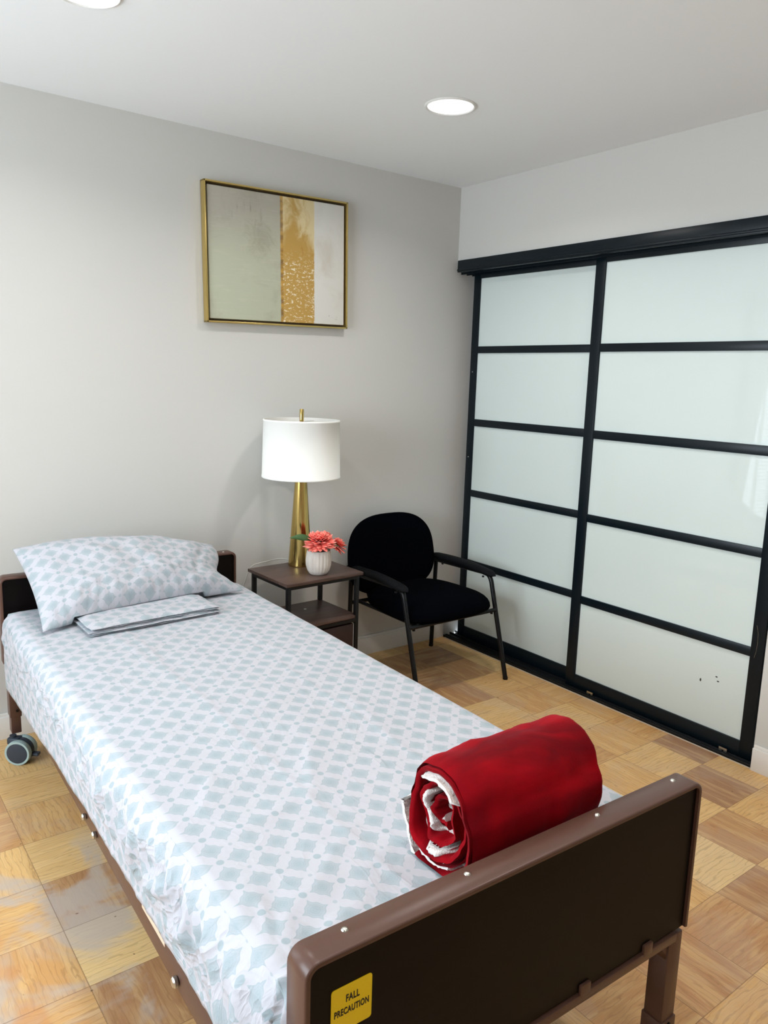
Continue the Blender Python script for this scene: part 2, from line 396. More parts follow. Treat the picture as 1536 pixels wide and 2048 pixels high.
# ------------------------------------------------------------------ sliding closet doors
ZR = [(1.985, 2.03), (1.5986, 1.6345), (1.2100, 1.2480), (0.8236, 0.8600), (0.4298, 0.4666), (0.012, 0.0764)]
def slide_door(name, xf, y_left, y_right, st=0.052):
    """front face at x=xf, from y_left (near the corner) down to y_right"""
    bm = bmesh.new(); xb = xf+.03
    box(bm, xf, xb, y_left-st, y_left, 0.012, 2.03, bev=0.0015)
    box(bm, xf, xb, y_right, y_right+st, 0.012, 2.03, bev=0.0015)
    for z0, z1 in ZR: box(bm, xf+.0015, xb, y_right+st-.001, y_left-st+.001, z0, z1, bev=0.001)
    d = struct(finish(bm, name, m_black))
    for k in range(5):
        bm = bmesh.new(); box(bm, xf+.010, xf+.018, y_right+st-.006, y_left-st+.006, ZR[k+1][1]-.006, ZR[k][0]+.006)
        finish(bm, 'glass_panel', m_glass, d, smooth=False)
    return d
d1 = slide_door('door_1', 0.072, -0.055, -0.935, 0.045)
d2 = slide_door('door_2', 0.030, -0.880, -1.812)
# little screws and scuffs on the doors
bm = bmesh.new()
for (x, y, z) in ((0.0718, -.075, 1.50), (0.0718, -.075, 1.04)): cyl(bm, (x-.001, y, z), 0.0025, 0.002, 'X', 8)
finish(bm, 'screw', m_white_plastic, d1)
bm = bmesh.new()
scr = [(-1.775, .56), (-1.783, .53), (-1.785, .49), (-1.783, .455), (-1.778, .43)]
tube(bm, [(0.0296, y, z) for y, z in scr], 0.0007, 5); finish(bm, 'scratch', m_steel, d2)
bm = bmesh.new()
for (y, z, a, b) in ((-1.565, .265, .004, .008), (-1.632, .300, .006, .003), (-1.640, .283, .006, .003)):
    sc_ = bmesh.new(); bmesh.ops.create_icosphere(sc_, subdivisions=1, radius=1); merge(bm, sc_, Matrix.Translation((0.0398, y, z)) @ Matrix.Diagonal((.0005, a, b, 1)))
finish(bm, 'chip', m_ink, d2)
# header fascia with lower lip
bm = bmesh.new(); y0, y1 = -1.95, -0.022
box(bm, -0.022, 0.0, y0, y1, 2.012, 2.072, bev=0.002)
box(bm, -0.027, 0.0, y0, y1, 2.018, 2.029, bev=0.004)
box(bm, 0.0, 0.12, y0+.12, -.002, 2.030, 2.045)
for x in (0.024, 0.064, 0.104): box(bm, x, x+.003, -1.83, -.002, 2.006, 2.034)
struct(finish(bm, 'trim_1', m_black), 'black sliding door header rail mounted along the right wall', 'trim')
bm = bmesh.new()
box(bm, 0.0, 0.12, -1.831, -.016, 0.0, 0.005)
for x in (0.0, 0.013, 0.022, 0.062, 0.105): box(bm, x, x+.004, -1.831, -.016 if x < .06 else -.001, 0.0, 0.014, bev=0.001)
tr2 = struct(finish(bm, 'trim_2', m_blackdull), 'black floor track under the sliding closet doors', 'trim')
for i_, y in enumerate((-1.040, -1.703, -0.14)):
    bm = bmesh.new(); pr = [(-.017, 0), (.017, 0), (.017, .012), (.010, .020), (-.010, .020), (-.017, .012)]
    if i_ == 2: pr = [(a*.45, b*.6) for a, b in pr]
    A = [bm.verts.new((0.016, y+a, .006+.022-b)) for a, b in pr]; B = [bm.verts.new((0.019, y+a, .006+.022-b)) for a, b in pr]
    bm.faces.new(A); bm.faces.new(B[::-1])
    for k in range(6): bm.faces.new((A[k], A[(k+1) % 6], B[(k+1) % 6], B[k]))
    br = finish(bm, 'roller_bracket', m_steel if i_ < 2 else m_blackdull, d2 if i_ < 2 else d1, smooth=False)
    if i_ < 2:
        bm = bmesh.new(); cyl(bm, (0.0145, y, .016), 0.004, 0.002, 'X', 12); finish(bm, 'screw', m_black_steel, br)
struct(mkbox('trim_3', m_dust, None, -0.007, 0.0, -1.831, -.03, 0.0, 0.002), 'thin pale dusty strip along the front of the floor track', 'trim')

# ------------------------------------------------------------------ recessed ceiling lights
def downlight(x, y, label):
    t_ = thing('recessed_light', label, 'ceiling light', (x, y, H))
    bm = bmesh.new()
    prof = [(0.084, -0.001), (0.085, -0.004), (0.088, -0.006), (0.093, -0.004), (0.0955, -0.0005), (0.093, 0.0), (0.084, 0.0)]
    lathe(bm, prof, 64, closed_prof=True); finish(bm, 'trim_ring', m_white_plastic, t_)
    bm = bmesh.new(); lathe(bm, [(0, -0.0035), (0.05, -0.0033), (0.0845, -0.002), (0.0845, 0.0), (0, 0)], 64); finish(bm, 'diffuser', m_lens, t_)
    l = bpy.data.lights.new('recessed_lamp', 'AREA'); l.shape = 'DISK'; l.size = 0.145; l.energy = SPOT_W; l.color = (1.0, 0.968, 0.925); l.spread = R(150)
    lo = bpy.data.objects.new('recessed_lamp', l); COL.objects.link(lo); lo.parent = t_; lo.location = (0, 0, -0.012)
downlight(-0.862, -0.879, 'round recessed ceiling light between the painting and the sliding closet doors')
downlight(-2.158, -0.885, 'round recessed ceiling light cut off by the top left edge of the photo')
downlight(-2.145, -2.20, 'round recessed ceiling light outside the photo, behind the bed foot')
downlight(-0.862, -2.20, 'round recessed ceiling light outside the photo, before the closet doors')
downlight(-2.145, -3.60, 'round recessed ceiling light outside the photo, far behind the camera')

# ------------------------------------------------------------------ framed painting
pic = thing('framed_painting', 'abstract sage, gold and white canvas in thin gold frame on the back wall', 'painting', (-1.0885, 0.0, 1.9585), rot=(0, R(-1.1), 0))
PW, PH, PD = 0.716, 0.572, 0.04
bm = bmesh.new()
for (x0, x1, z0, z1) in ((-PW/2, PW/2, PH/2-.007, PH/2), (-PW/2, PW/2, -PH/2, -PH/2+.007), (-PW/2, -PW/2+.007, -PH/2, PH/2), (PW/2-.007, PW/2, -PH/2, PH/2)):
    box(bm, x0, x1, -PD, -0.004, z0, z1, bev=0.0008)
finish(bm, 'frame', m_frame_gold, pic)
m_gapg = NT('frame_inner_shadow_gap', 0.6, (70, 56, 38))
mkbox('backing', m_gapg, pic, -PW/2+.006, PW/2-.006, -0.012, -0.005, -PH/2+.006, PH/2-.006)
cw, ch_ = PW-.034, PH-.034
m_art = NT('painted_canvas', 0.7, (190, 190, 175), spec=0.2); t = m_art
o_ = t.obj(); s3 = t.n('ShaderNodeSeparateXYZ'); t.l(o_, s3.inputs[0])
U = t.math('ADD', t.math('DIVIDE', s3.outputs[0], cw), 0.5); V = t.math('ADD', t.math('DIVIDE', s3.outputs[2], ch_), 0.5)
n1 = t.noise(o_, 6, 5, 0.6, 0.5); n2 = t.noise(t.mapp(o_, (60, 1, 9)), 1, 4, 0.7); n3 = t.noise(t.mapp(o_, (9, 1, 90)), 1, 3, 0.6)
sage = t.mix(t.smooth(t.math('ADD', V, t.math('MULTIPLY', n1, 0.5)), 0.55, 1.25), lin(180, 182, 160), lin(174, 168, 154))
sage = t.mix(t.math('MULTIPLY', t.smooth(n1, 0.5, 0.75), 0.6), sage, lin(160, 154, 138))
sc1 = t.math('MULTIPLY', t.smooth(n2, 0.55, 0.75), t.math('MULTIPLY', t.smooth(V, 0.6, 0.85), t.math('SUBTRACT', 1.0, t.smooth(t.math('ABSOLUTE', t.math('SUBTRACT', U, 0.25)), 0.06, 0.16))))
sage = t.mix(t.math('MULTIPLY', sc1, 0.75), sage, lin(126, 118, 102))
dx = t.math('DIVIDE', t.math('SUBTRACT', U, 0.34), 0.10); dz = t.math('DIVIDE', t.math('SUBTRACT', V, 0.66), 0.13)
bl = t.math('SUBTRACT', 1.0, t.smooth(t.math('ADD', t.math('ADD', t.math('MULTIPLY', dx, dx), t.math('MULTIPLY', dz, dz)), t.math('MULTIPLY', t.math('SUBTRACT', t.noise(o_, 13, 5, 0.7, 1.2), 0.5), 7.0)), -0.6, 1.8))
sage = t.mix(t.math('MULTIPLY', bl, 0.42), sage, lin(140, 132, 112))
sage = t.mix(t.math('MULTIPLY', t.smooth(n3, 0.5, 0.8), 0.25), sage, lin(204, 200, 184))
gn = t.noise(t.mapp(o_, (1.0, 1, 0.7)), 14, 6, 0.65, 0.8)
gm = t.math('SUBTRACT', t.math('ADD', gn, 0.42), t.math('ADD', t.math('MULTIPLY', t.smooth(V, 0.35, 0.95), 0.42), t.math('MULTIPLY', t.math('ABSOLUTE', t.math('SUBTRACT', U, 0.60)), 1.9)))
gold = t.mix(t.math('MULTIPLY', t.smooth(gm, 0.30, 0.62), 0.92), lin(222, 204, 160), lin(186, 146, 70))
gold = t.mix(t.math('MULTIPLY', t.smooth(gn, 0.62, 0.70), 0.5), gold, lin(168, 116, 52))
fl = t.math('MULTIPLY', t.smooth(t.noise(t.mapp(o_, (1.0, 1, 1.6)), 62, 4, 0.7, 0.5), 0.555, 0.60), t.math('SUBTRACT', 1.0, t.smooth(V, 0.42, 0.62)))
gold = t.mix(fl, gold, lin(234, 222, 194))
white = t.mix(t.smooth(n1, 0.45, 0.8), lin(222, 220, 214), lin(208, 200, 188))
sg = t.math('MULTIPLY', t.smooth(t.noise(o_, 70, 3, 0.7), 0.60, 0.64), t.math('MULTIPLY', t.math('SUBTRACT', 1.0, t.smooth(t.math('ABSOLUTE', t.math('SUBTRACT', V, 0.055)), 0.01, 0.035)), t.math('SUBTRACT', 1.0, t.smooth(t.math('ABSOLUTE', t.math('SUBTRACT', U, 0.905)), 0.02, 0.05))))
white = t.mix(sg, white, lin(120, 104, 84))
Uw = t.math('ADD', U, t.math('MULTIPLY', t.math('SUBTRACT', t.noise(o_, 40, 2), 0.5), 0.008))
c_ = t.mix(t.smooth(Uw, 0.503, 0.509), sage, gold); c_ = t.mix(t.smooth(Uw, 0.755, 0.765), c_, white)
edge = t.math('SUBTRACT', 1.0, t.smooth(t.math('ABSOLUTE', t.math('SUBTRACT', Uw, 0.512)), 0.006, 0.014))
c_ = t.mix(t.math('MULTIPLY', edge, 0.8), c_, t.mix(t.smooth(t.noise(t.mapp(o_, (3, 1, 24)), 1, 2), 0.4, 0.6), lin(190, 146, 66), lin(120, 86, 46)))
t.base(c_); t.bump(n3, 0.2, 0.001)
mkbox('canvas', m_art, pic, -cw/2, cw/2, -PD+.008, -0.011, -ch_/2, ch_/2, bev=0.002)

# ------------------------------------------------------------------ hospital bed (local frame: x across, -0.9..0, y from foot 0 to head, z up)
BED = (-1.4766, -2.4369, 0.0); BRZ = R(-1.8)
bed = thing('hospital_bed', 'adjustable care bed with brown metal frame and dark woodgrain end boards', 'bed', BED, BRZ)
def endboard(name, yo, sgn, ztop, zbot, W0=-0.902):
    """yo = outer face; sgn +1: body extends to +y from yo"""
    W1, D = 0.0, 0.054
    rr_ = 0.024
    # shell profile: an upside-down U swept through the depth
    outer = [(W0, zbot+.02), (W0, ztop-rr_)] + [(W0+rr_-rr_*math.cos(a), ztop-rr_+rr_*math.sin(a)) for a in [R(15*k) for k in range(1, 6)]] + [(W0+rr_, ztop), (W1-rr_, ztop)] + \
            [(W1-rr_+rr_*math.sin(a), ztop-rr_+rr_*math.cos(a)) for a in [R(15*k) for k in range(1, 6)]] + [(W1, ztop-rr_), (W1, zbot+.02)]
    th_ = 0.009; cx = (W0+W1)/2
    inner = []
    for x, z in outer:
        ri = rr_-th_
        if z > ztop-rr_-1e-6 and (x < W0+rr_+1e-6): inner.append((W0+rr_-(W0+rr_-x)*ri/rr_, ztop-rr_+(z-(ztop-rr_))*ri/rr_))
        elif z > ztop-rr_-1e-6 and (x > W1-rr_-1e-6): inner.append((W1-rr_+(x-(W1-rr_))*ri/rr_, ztop-rr_+(z-(ztop-rr_))*ri/rr_))
        else: inner.append((x+(th_ if x < cx else -th_), z))
    bm = bmesh.new(); ya, yb = yo, yo+sgn*D
    e = 0.0035
    rows = []   # front bevelled
    def row(pts, y): return [bm.verts.new((x, y, z)) for x, z in pts]
    mid = lambda p, q, f: [(a[0]*(1-f)+b[0]*f, a[1]*(1-f)+b[1]*f) for a, b in zip(p, q)]
    rows = [row(inner, yb), row(mid(outer, inner, .35), yb), row(outer, yb-sgn*e), row(outer, ya+sgn*e), row(mid(outer, inner, .12), ya+sgn*e*.3), row(mid(outer, inner, .38), ya), row(inner, ya+sgn*.001), row(inner, yb)]
    for i in range(len(rows)-1):
        for k in range(len(outer)-1): bm.faces.new((rows[i][k], rows[i][k+1], rows[i+1][k+1], rows[i+1][k]))
    bmesh.ops.remove_doubles(bm, verts=bm.verts, dist=1e-5)
    root = finish(bm, name, m_brown, bed, angle=50)
    bm = bmesh.new(); n_ = len(inner); A = [bm.verts.new((x, yo+sgn*.0075, z)) for x, z in inner]; B = [bm.verts.new((x, yo+sgn*.045, z)) for x, z in inner]
    bm.faces.new(A); bm.faces.new(B[::-1])
    for k in range(n_): bm.faces.new((A[k], A[(k+1) % n_], B[(k+1) % n_], B[k]))
    finish(bm, 'woodgrain_panel', m_darkpanel, root, smooth=False)
    bm = bmesh.new(); y_ = sorted((yo+sgn*.002, yo+sgn*.05))
    box(bm, W0+.05, W1-.032, y_[0], y_[1], zbot-.004, zbot+.016, bev=0.003)
    finish(bm, 'bottom_channel', m_brown, root)
    y_ = sorted((yo+sgn*.001, yo+sgn*.009))
    for x in (-0.128, -0.312, -0.495, -0.68):
        mkbox('panel_clip', m_brown, root, x-.014, x+.014, y_[0], y_[1], zbot+.008, zbot+.034, bev=0.003)
    for x in (-0.819, -0.59, -0.279, -0.052):
        bm = bmesh.new(); lathe(bm, [(0, .0028), (.0028, .0026), (.0048, .0012), (.0055, 0), (0, 0)], 14, (x, yo+sgn*.035, ztop)); finish(bm, 'screw', m_steel, root)
    return root
fb = endboard('footboard', 0.0, 1, 0.690, 0.348)
hb = endboard('headboard', 2.254, -1, 0.705, 0.36, -0.920)
# sticker on the footboard
def rounded_plate(x0, x1, z0, z1, r_, ya, yb):
    bm = bmesh.new(); pts = []
    for cx, cz, a0 in ((x1-r_, z1-r_, 0), (x0+r_, z1-r_, 90), (x0+r_, z0+r_, 180), (x1-r_, z0+r_, 270)):
        for k in range(6): a = R(a0+18*k); pts.append((cx+r_*math.cos(a), cz+r_*math.sin(a)))
    A = [bm.verts.new((x, ya, z)) for x, z in pts]; B = [bm.verts.new((x, yb, z)) for x, z in pts]
    bm.faces.new(A); bm.faces.new(B[::-1])
    for k in range(len(pts)): bm.faces.new((A[k], A[(k+1) % len(pts)], B[(k+1) % len(pts)], B[k]))
    return bm
stk = finish(rounded_plate(-.857, -.789, .557, .6285, .005, .0063, .0073), 'warning_sticker', m_yellow, fb, smooth=False); stk['label'] = 'yellow FALL PRECAUTION sticker'
def text(body, height, width, x, z, parent):
    c = bpy.data.curves.new('lettering', 'FONT'); c.body = body; c.size = 1; c.align_x = 'CENTER'; c.align_y = 'CENTER'; c.extrude = 0.01; c.offset = 0.022; c.space_character = 1.08
    o = bpy.data.objects.new('tmp', c); COL.objects.link(o)
    bpy.context.view_layer.update()
    me = bpy.data.meshes.new_from_object(o.evaluated_get(bpy.context.evaluated_depsgraph_get())); bpy.data.objects.remove(o)
    me.materials.clear(); me.materials.append(m_ink.m)
    xs_ = [v.co.x for v in me.vertices]; ys_ = [v.co.y for v in me.vertices]
    w_, h_ = max(xs_)-min(xs_), max(ys_)-min(ys_); mx, my = (max(xs_)+min(xs_))/2, (max(ys_)+min(ys_))/2
    for v in me.vertices: v.co = ((v.co.x-mx)*width/w_, (v.co.y-my)*height/h_, v.co.z*.03)
    q = bpy.data.objects.new('lettering', me); COL.objects.link(q); q.parent = parent
    q.location = (x, .0061, z); q.rotation_euler = (R(90), 0, 0); return q
text('FALL', 0.0115, .0225, -.8215, .6075, stk); text('PRECAUTION', 0.0108, .0575, -.8228, .5885, stk)
# legs
def bed_leg(xo, y, zb, s, zt, lw=.044, sl=(.165, .29)):
    """square tube with a rounded gusset at the top inner side; s=+1 when the board centre lies towards +x"""
    bm = bmesh.new(); box(bm, min(xo, xo+s*.044), max(xo, xo+s*lw), y-.022, y+.022, zb, zt, bev=0.003)
    g = [(0, 0)] + [(.05*math.sin(0)+.05-.05*math.cos(R(a)), -.05+.05*math.sin(R(a))) for a in range(90, -1, -15)][::-1]
    pts = [(xo+s*(lw-.001), zt)] + [(xo+s*(lw-.001+.05-.05*math.cos(R(a))), zt-.012-.05+.05*math.sin(R(a))) for a in range(0, 91, 15)] + [(xo+s*(lw+.049), zt)]
    A = [bm.verts.new((x, y-.018, z)) for x, z in pts]; B = [bm.verts.new((x, y+.018, z)) for x, z in pts]
    bm.faces.new(A); bm.faces.new(B[::-1])
    for k in range(len(pts)): bm.faces.new((A[k], A[(k+1) % len(pts)], B[(k+1) % len(pts)], B[k]))
    box(bm, min(xo-s*.003, xo+s*(lw+.003)), max(xo-s*.003, xo+s*(lw+.003)), y-.0245, y+.0245, sl[0], sl[1], bev=0.002)
    lg = finish(bm, 'leg', m_brown, bed)
    for z in ((sl[0]*.8+sl[1]*.2), (sl[0]*.2+sl[1]*.8)):
        b2 = bmesh.new(); cyl(b2, (xo+s*.022, y-.0275, z), .005, .004, 'Y', 12); finish(b2, 'bolt', m_black_steel, lg)
    return lg
def caster(x, y, lean):
    c = bpy.data.objects.new('caster', None); COL.objects.link(c); c.parent = bed; c.location = (x, y, 0); c.rotation_euler = (0, 0, lean)
    for s in (-1, 1):
        bm = bmesh.new(); rw = .047
        lathe(bm, [(.020, -.011), (.039, -.012), (.042, -.0130), (.046, -.012), (rw, -.007), (rw, .007), (.044, .011), (.020, .011)], 40, closed_prof=True)
        bmesh.ops.transform(bm, matrix=Matrix.Translation((s*.021, 0, rw)) @ Matrix.Rotation(R(90), 4, 'Y') @ Matrix.Scale(-s if s > 0 else 1, 4, (0, 0, 1)), verts=bm.verts)
        wh = finish(bm, 'wheel_tyre', m_tyre, c)
        bm = bmesh.new(); lathe(bm, [(0, -.0165), (.02, -.016), (.037, -.0138), (.0395, -.011), (.0395, .009), (0, .009)], 40)
        bmesh.ops.transform(bm, matrix=Matrix.Translation((s*.021, 0, rw)) @ Matrix.Rotation(R(90), 4, 'Y') @ Matrix.Scale(-1 if s > 0 else 1, 4, (0, 0, 1)), verts=bm.verts)
        finish(bm, 'wheel_disc', m_caster, c)
    bm = bmesh.new(); t_ = bmesh.new(); lathe(t_, [(0, -.010), (.0455, -.010), (.0475, 0), (.0455, .010), (0, .010)], 32)
    merge(bm, t_, Matrix.Translation((0, 0, .048)) @ Matrix.Rotation(R(90), 4, 'Y'))
    box(bm, -.012, .012, -.068, -.035, .028, .040, bev=.004); box(bm, -.018, .018, .0, .045, .072, .098, bev=.006); cyl(bm, (0, .028, .085), .012, .02, 'Z', 16)
    finish(bm, 'caster_housing', m_caster, c)
bed_leg(-0.003, 0.030, .10, -1, .355, sl=(.10, .155)); bed_leg(-0.897, 0.030, .10, 1, .355, sl=(.10, .155))
bed_leg(-0.003, 2.222, .10, -1, .37, .034); bed_leg(-0.905, 2.228, .10, 1, .37, .034)
caster(-0.882, 2.172, R(53)); caster(-0.030, 2.165, -0.1); caster(-0.870, -0.02, 0.05); caster(-0.030, -0.01, 0.0)
# side rails and cross members
for xs_ in (-.885, -.013):
    rl = mkbox('side_rail', m_brown, bed, xs_-.014, xs_+.014, .054, 2.2, .288, .352, bev=0.003)
    sg_ = -1 if xs_ < -.4 else 1
    for y_, r_ in ((.489, .011), (1.054, .010), (1.15, .009)):
        b2 = bmesh.new(); cyl(b2, (xs_+sg_*.014 - (.012 if sg_ < 0 else 0), y_, .312), r_, .012, 'X', 20, bev=.003); finish(b2, 'bolt_cap', m_steel, rl)
    mkbox('paper_label', m_label, rl, xs_+sg_*.0141-.0005, xs_+sg_*.0141+.0005, .56, .70, .335, .351)
for y_ in (.35, 1.0, 1.6, 2.1): mkbox('cross_bar', m_brown, bed, -.88, -.02, y_-.015, y_+.015, .30, .33)
# bracket seen at the head-side leg
bm = bmesh.new(); box(bm, -.906, -.893, 2.16, 2.188, .27, .40, bev=.002); box(bm, -.909, -.889, 2.15, 2.17, .30, .33, bev=.002)
finish(bm, 'rail_hook', m_brown, bed)
# mattress
mkbox('mattress', m_mattress, bed, -.895, -.008, .075, 2.185, .425, .570, bev=0.03, seg=4)
bed.children[-1].name = 'mattress'

# ------------------------------------------------------------------ fitted sheet
def rock(h, x, y, s=1.0): return 1-abs(noise.noise(Vector((x, y, h)))*2)
bm = bmesh.new(); uvl = bm.loops.layers.uv.new('UVMap')
NX, NY = 150, 300
SX0, SX1, SY0, SY1 = -.912, .006, .058, 2.196; ZT = .586; RC = .045
hw = (SX1-SX0)/2; cxx = (SX0+SX1)/2; hl = (SY1-SY0)/2; cyy = (SY0+SY1)/2
def hem(y):   # hem height on the left long side
    P = [(0.0, .445), (.10, .43), (.27, .405), (.6, .392), (1.09, .372), (1.6, .335), (2.13, .285), (2.3, .28)]
    for (a, b), (c, d) in zip(P, P[1:]):
        if y <= c: return b+(d-b)*(y-a)/(c-a)
    return .28
FOLDS = [((-.86, 1.05), (-.10, 1.07), .0075, .016), ((-.62, .92), (-.30, 1.02), .004, .012), ((-.50, .775), (-.18, .80), .004, .009), ((-.46, .76), (-.62, .48), .005, .013),
         ((-.80, .47), (-.50, .55), .004, .012), ((-.73, .72), (-.81, .58), .003, .009), ((-.25, .95), (-.30, .60), .003, .012), ((-.66, 1.9), (-.62, 1.2), .003, .010),
         ((-.30, 1.75), (-.24, 1.2), .003, .012), ((-.84, 1.45), (-.40, 1.62), .003, .012), ((-.55, 1.35), (-.05, 1.42), .003, .014), ((-.75, .25), (-.55, .40), .003, .010)]
SD = 0.30   # drape length parameter on all sides
def side(s, half):
    """s: signed cloth distance from centre -> (offset, drop) with a rounded edge"""
    a = abs(s); sg = 1 if s >= 0 else -1; flat = half-RC
    if a <= flat: return sg*a, 0.0, 0.0
    arc = RC*math.pi/2
    if a <= flat+arc:
        q = (a-flat)/RC; return sg*(flat+RC*math.sin(q)), RC*(1-math.cos(q)), q/(math.pi/2)
    return sg*half, RC+(a-flat-arc), 1.0
grid = []
arc = RC*math.pi/2
for i in range(NX+1):
    col_ = []
    s = -1+2*i/NX
    for j in range(NY+1):
        v_ = -1+2*j/NY
        # cloth coordinates; corners are mitred: the drop is the larger one
        yc = cyy + v_*(hl)       # nominal y for the hem
        dropL = ZT-hem(max(0, yc)) if s < 0 else 0.17
        # distribute: 72% of samples on top
        def spread(q, half, drop):
            flat = half-RC; a = abs(q); tot = flat+arc+(drop-RC)
            k = 0.70
            d = (a/k)*flat if a < k else flat+(a-k)/(1-k)*(tot-flat)
            return math.copysign(d, q)
        sx = spread(s, hw, dropL); sy_ = spread(v_, hl, 0.14)
        X, dx_, qx = side(sx, hw); Y, dy_, qy = side(sy_, hl)
        x = cxx+X; y = cyy+Y; drop = dx_+dy_
        if dx_ > 0 and dy_ > 0: drop = max(dx_, dy_) + 0.25*min(dx_, dy_)
        z = ZT-drop
        # round the vertical corners
        rc = .06; ax, ay = abs(X)-(hw-rc), abs(Y)-(hl-rc)
        if ax > 0 and ay > 0:
            L_ = math.hypot(ax, ay); m_ = max(ax, ay)
            f_ = m_/L_
            x = cxx+math.copysign(hw-rc+ax*f_, X); y = cyy+math.copysign(hl-rc+ay*f_, Y)
        # surface relief
        topw = max(0, 1-max(qx, qy))
        z += topw*(0.0035*nz(x*3, y*3, 1) + 0.0015*nz(x*9, y*9, 4))
        z -= topw*0.006*((abs(X)/hw)**4)
        # long fold creases across the sheet
        for (pa, pb, a_, w_) in FOLDS:
            ux, uy = pb[0]-pa[0], pb[1]-pa[1]; L2 = ux*ux+uy*uy
            t_ = ((x-pa[0])*ux+(y-pa[1])*uy)/L2
            if -.15 < t_ < 1.15:
                d = ((x-pa[0])*uy-(y-pa[1])*ux)/math.sqrt(L2) + .008*nz(t_*3, pa[0]*9, pa[1])
                e_ = math.sin(math.pi*max(0, min(1, t_)))**.6
                z += topw*e_*a_*(math.exp(-abs(d)/w_) if d > 0 else math.exp(-abs(d)/(w_*2.6)))
        for (xx, a_, w_) in ((-.60, .0018, .008), (-.30, .0018, .008)):
            d = x-xx-.01*nz(0, y*4, xx*9); z += topw*a_*math.exp(-(d/w_)**2)
        if qx > 0 and X < 0:      # left drape
            foot = max(0, min(1, (1.7-y)/1.3)); w0 = qx*(0.30+0.70*foot)
            lowr = min(1, drop/.20)
            rid = max(0, rock(2, y*9+1.2*nz(y*3, z*5, 3), z*4+y*2.0)-0.25)
            rid2 = max(0, rock(5, y*17-z*9, z*6)-0.3)
            hemfade = 1-.90*max(0, min(1, (drop-.10)/.07))
            x -= w0*(0.034*rid**1.5*min(1, lowr*1.8)+0.020*rid2**1.3)*hemfade - .002*qx
            x -= qx*0.006*lowr*nz(y*4, z*5, 1)
            if drop > .12: z += 0.008*nz(y*1.8, 3.3, 1)*min(1, (drop-.12)/.06)
            x = min(x, -.903+.018*(1-lowr))
        if qx > 0 and X > 0: x += qx*(0.004*nz(y*7, z*7, 2))
        if qy > 0 and Y < 0:
            y -= qy*0.003*nz(x*12, z*12, 5)
        # gathers at the foot left corner
        dc = math.hypot(x-SX0, y-SY0)
        if dc < .34 and X < 0 and Y < 0:
            k_ = (1-dc/.34)**1.1
            ang = math.atan2(y-SY0+.03, x-SX0+.02)
            g_ = (1-abs(noise.noise(Vector((ang*5, dc*5, z*9)))*2.2))
            z += k_*(.012*g_*topw) ; x -= k_*.022*g_*(qx) ; z -= k_*.012*qx*min(1, drop/.12)
        if X < 0: x -= .014*(y/2.2)*min(1, -X/.3)
        col_.append((bm.verts.new((x, y, z)), (cxx+sx, cyy+sy_)))
    grid.append(col_)
for i in range(NX):
    for j in range(NY):
        q = (grid[i][j], grid[i+1][j], grid[i+1][j+1], grid[i][j+1])
        f = bm.faces.new([a[0] for a in q])
        for lp, a in zip(f.loops, q): lp[uvl].uv = a[1]
sheet = finish(bm, 'bed_sheet', m_sheet, None, angle=180, loc=BED, rot=(0, 0, BRZ))
tag(sheet, 'white fitted sheet with pale aqua square and dot print stretched over the bed', 'sheet')
so = sheet.modifiers.new('thickness', 'SOLIDIFY'); so.thickness = 0.0012; so.offset = 1

# ------------------------------------------------------------------ pillow
bm = bmesh.new(); uvl = bm.loops.layers.uv.new('UVMap')
FL, FR, BR_, BL = Vector((-.850, 1.845, .596)), Vector((-.072, 1.975, .600)), Vector((-.112, 2.195, .748)), Vector((-.865, 2.235, .800))
N = 84
def pil(u, v, sgn):
    # pinched outline: straight sides pulled in between the corners
    pu = .5+.5*u; pv = .5+.5*v
    P = FL*(1-pu)*(1-pv)+FR*pu*(1-pv)+BR_*pu*pv+BL*(1-pu)*pv
    ex_ = ((FR-FL)*(1-pv)+(BR_-BL)*pv); ey_ = ((BL-FL)*(1-pu)+(BR_-FR)*pu)
    P = P - ex_*((.020*u*(1-v*v)) if u < 0 else .085*u*(1-v*v)*math.exp(-((v+.35)/.6)**2)) - ey_*(.07*v*(1-u*u) if v < 0 else -.10*v*(1-u*u))
    nrm = ex_.cross(ey_).normalized()
    prof = (max(0, 1-abs(u)**2.6)**.62)*(max(0, 1-abs(v)**2.6)**.62)
    th_ = .088*prof
    wr = (.012*nz(u*2.2, v*2.2, 5)+.012*nz(u*4, v*3.4, sgn*3)+.005*nz(u*9, v*7, 4))*prof
    e = max(abs(u), abs(v))
    # puckers radiating along the front seam
    if v < 0: wr += (.016*nz(u*8, v*2.0, 2)+.010*(1-abs(nz(u*11, v*2.5, 7))*3))*(max(0, -v)**1.3)*(1-abs(u)**6)*max(.0, 1-(-v)**8)
    crease = .012*max(0, 1-abs((u-.70)-.20*(v))*16)*(1 if v > -.6 else 0)*prof
    P = P + nrm*(sgn*th_*(1.15 if sgn > 0 else .75) + (wr if sgn > 0 else -wr*.3) - (crease if sgn > 0 else 0))
    lo = .588
    if -.745 < P.x < -.24 and P.y < 1.99: lo = .624
    if P.z < lo: P.z = lo
    if P.y > 2.188 and P.z < .722: P.y = 2.188
    # corner ears droop onto the sheet
    return P
S = {}
for sgn in (1, -1):
    for i in range(N+1):
        for j in range(N+1):
            bord = i in (0, N) or j in (0, N)
            if bord and sgn < 0: S[(sgn, i, j)] = S[(1, i, j)]; continue
            # concentrate samples near the rim
            u = -1+2*i/N; v = -1+2*j/N
            u = math.sin(u*math.pi/2)*.5+u*.5; v = math.sin(v*math.pi/2)*.5+v*.5
            S[(sgn, i, j)] = (bm.verts.new(pil(u, v, sgn)), (u*.385, v*.255))
ca, sa = math.cos(R(3)), math.sin(R(3))
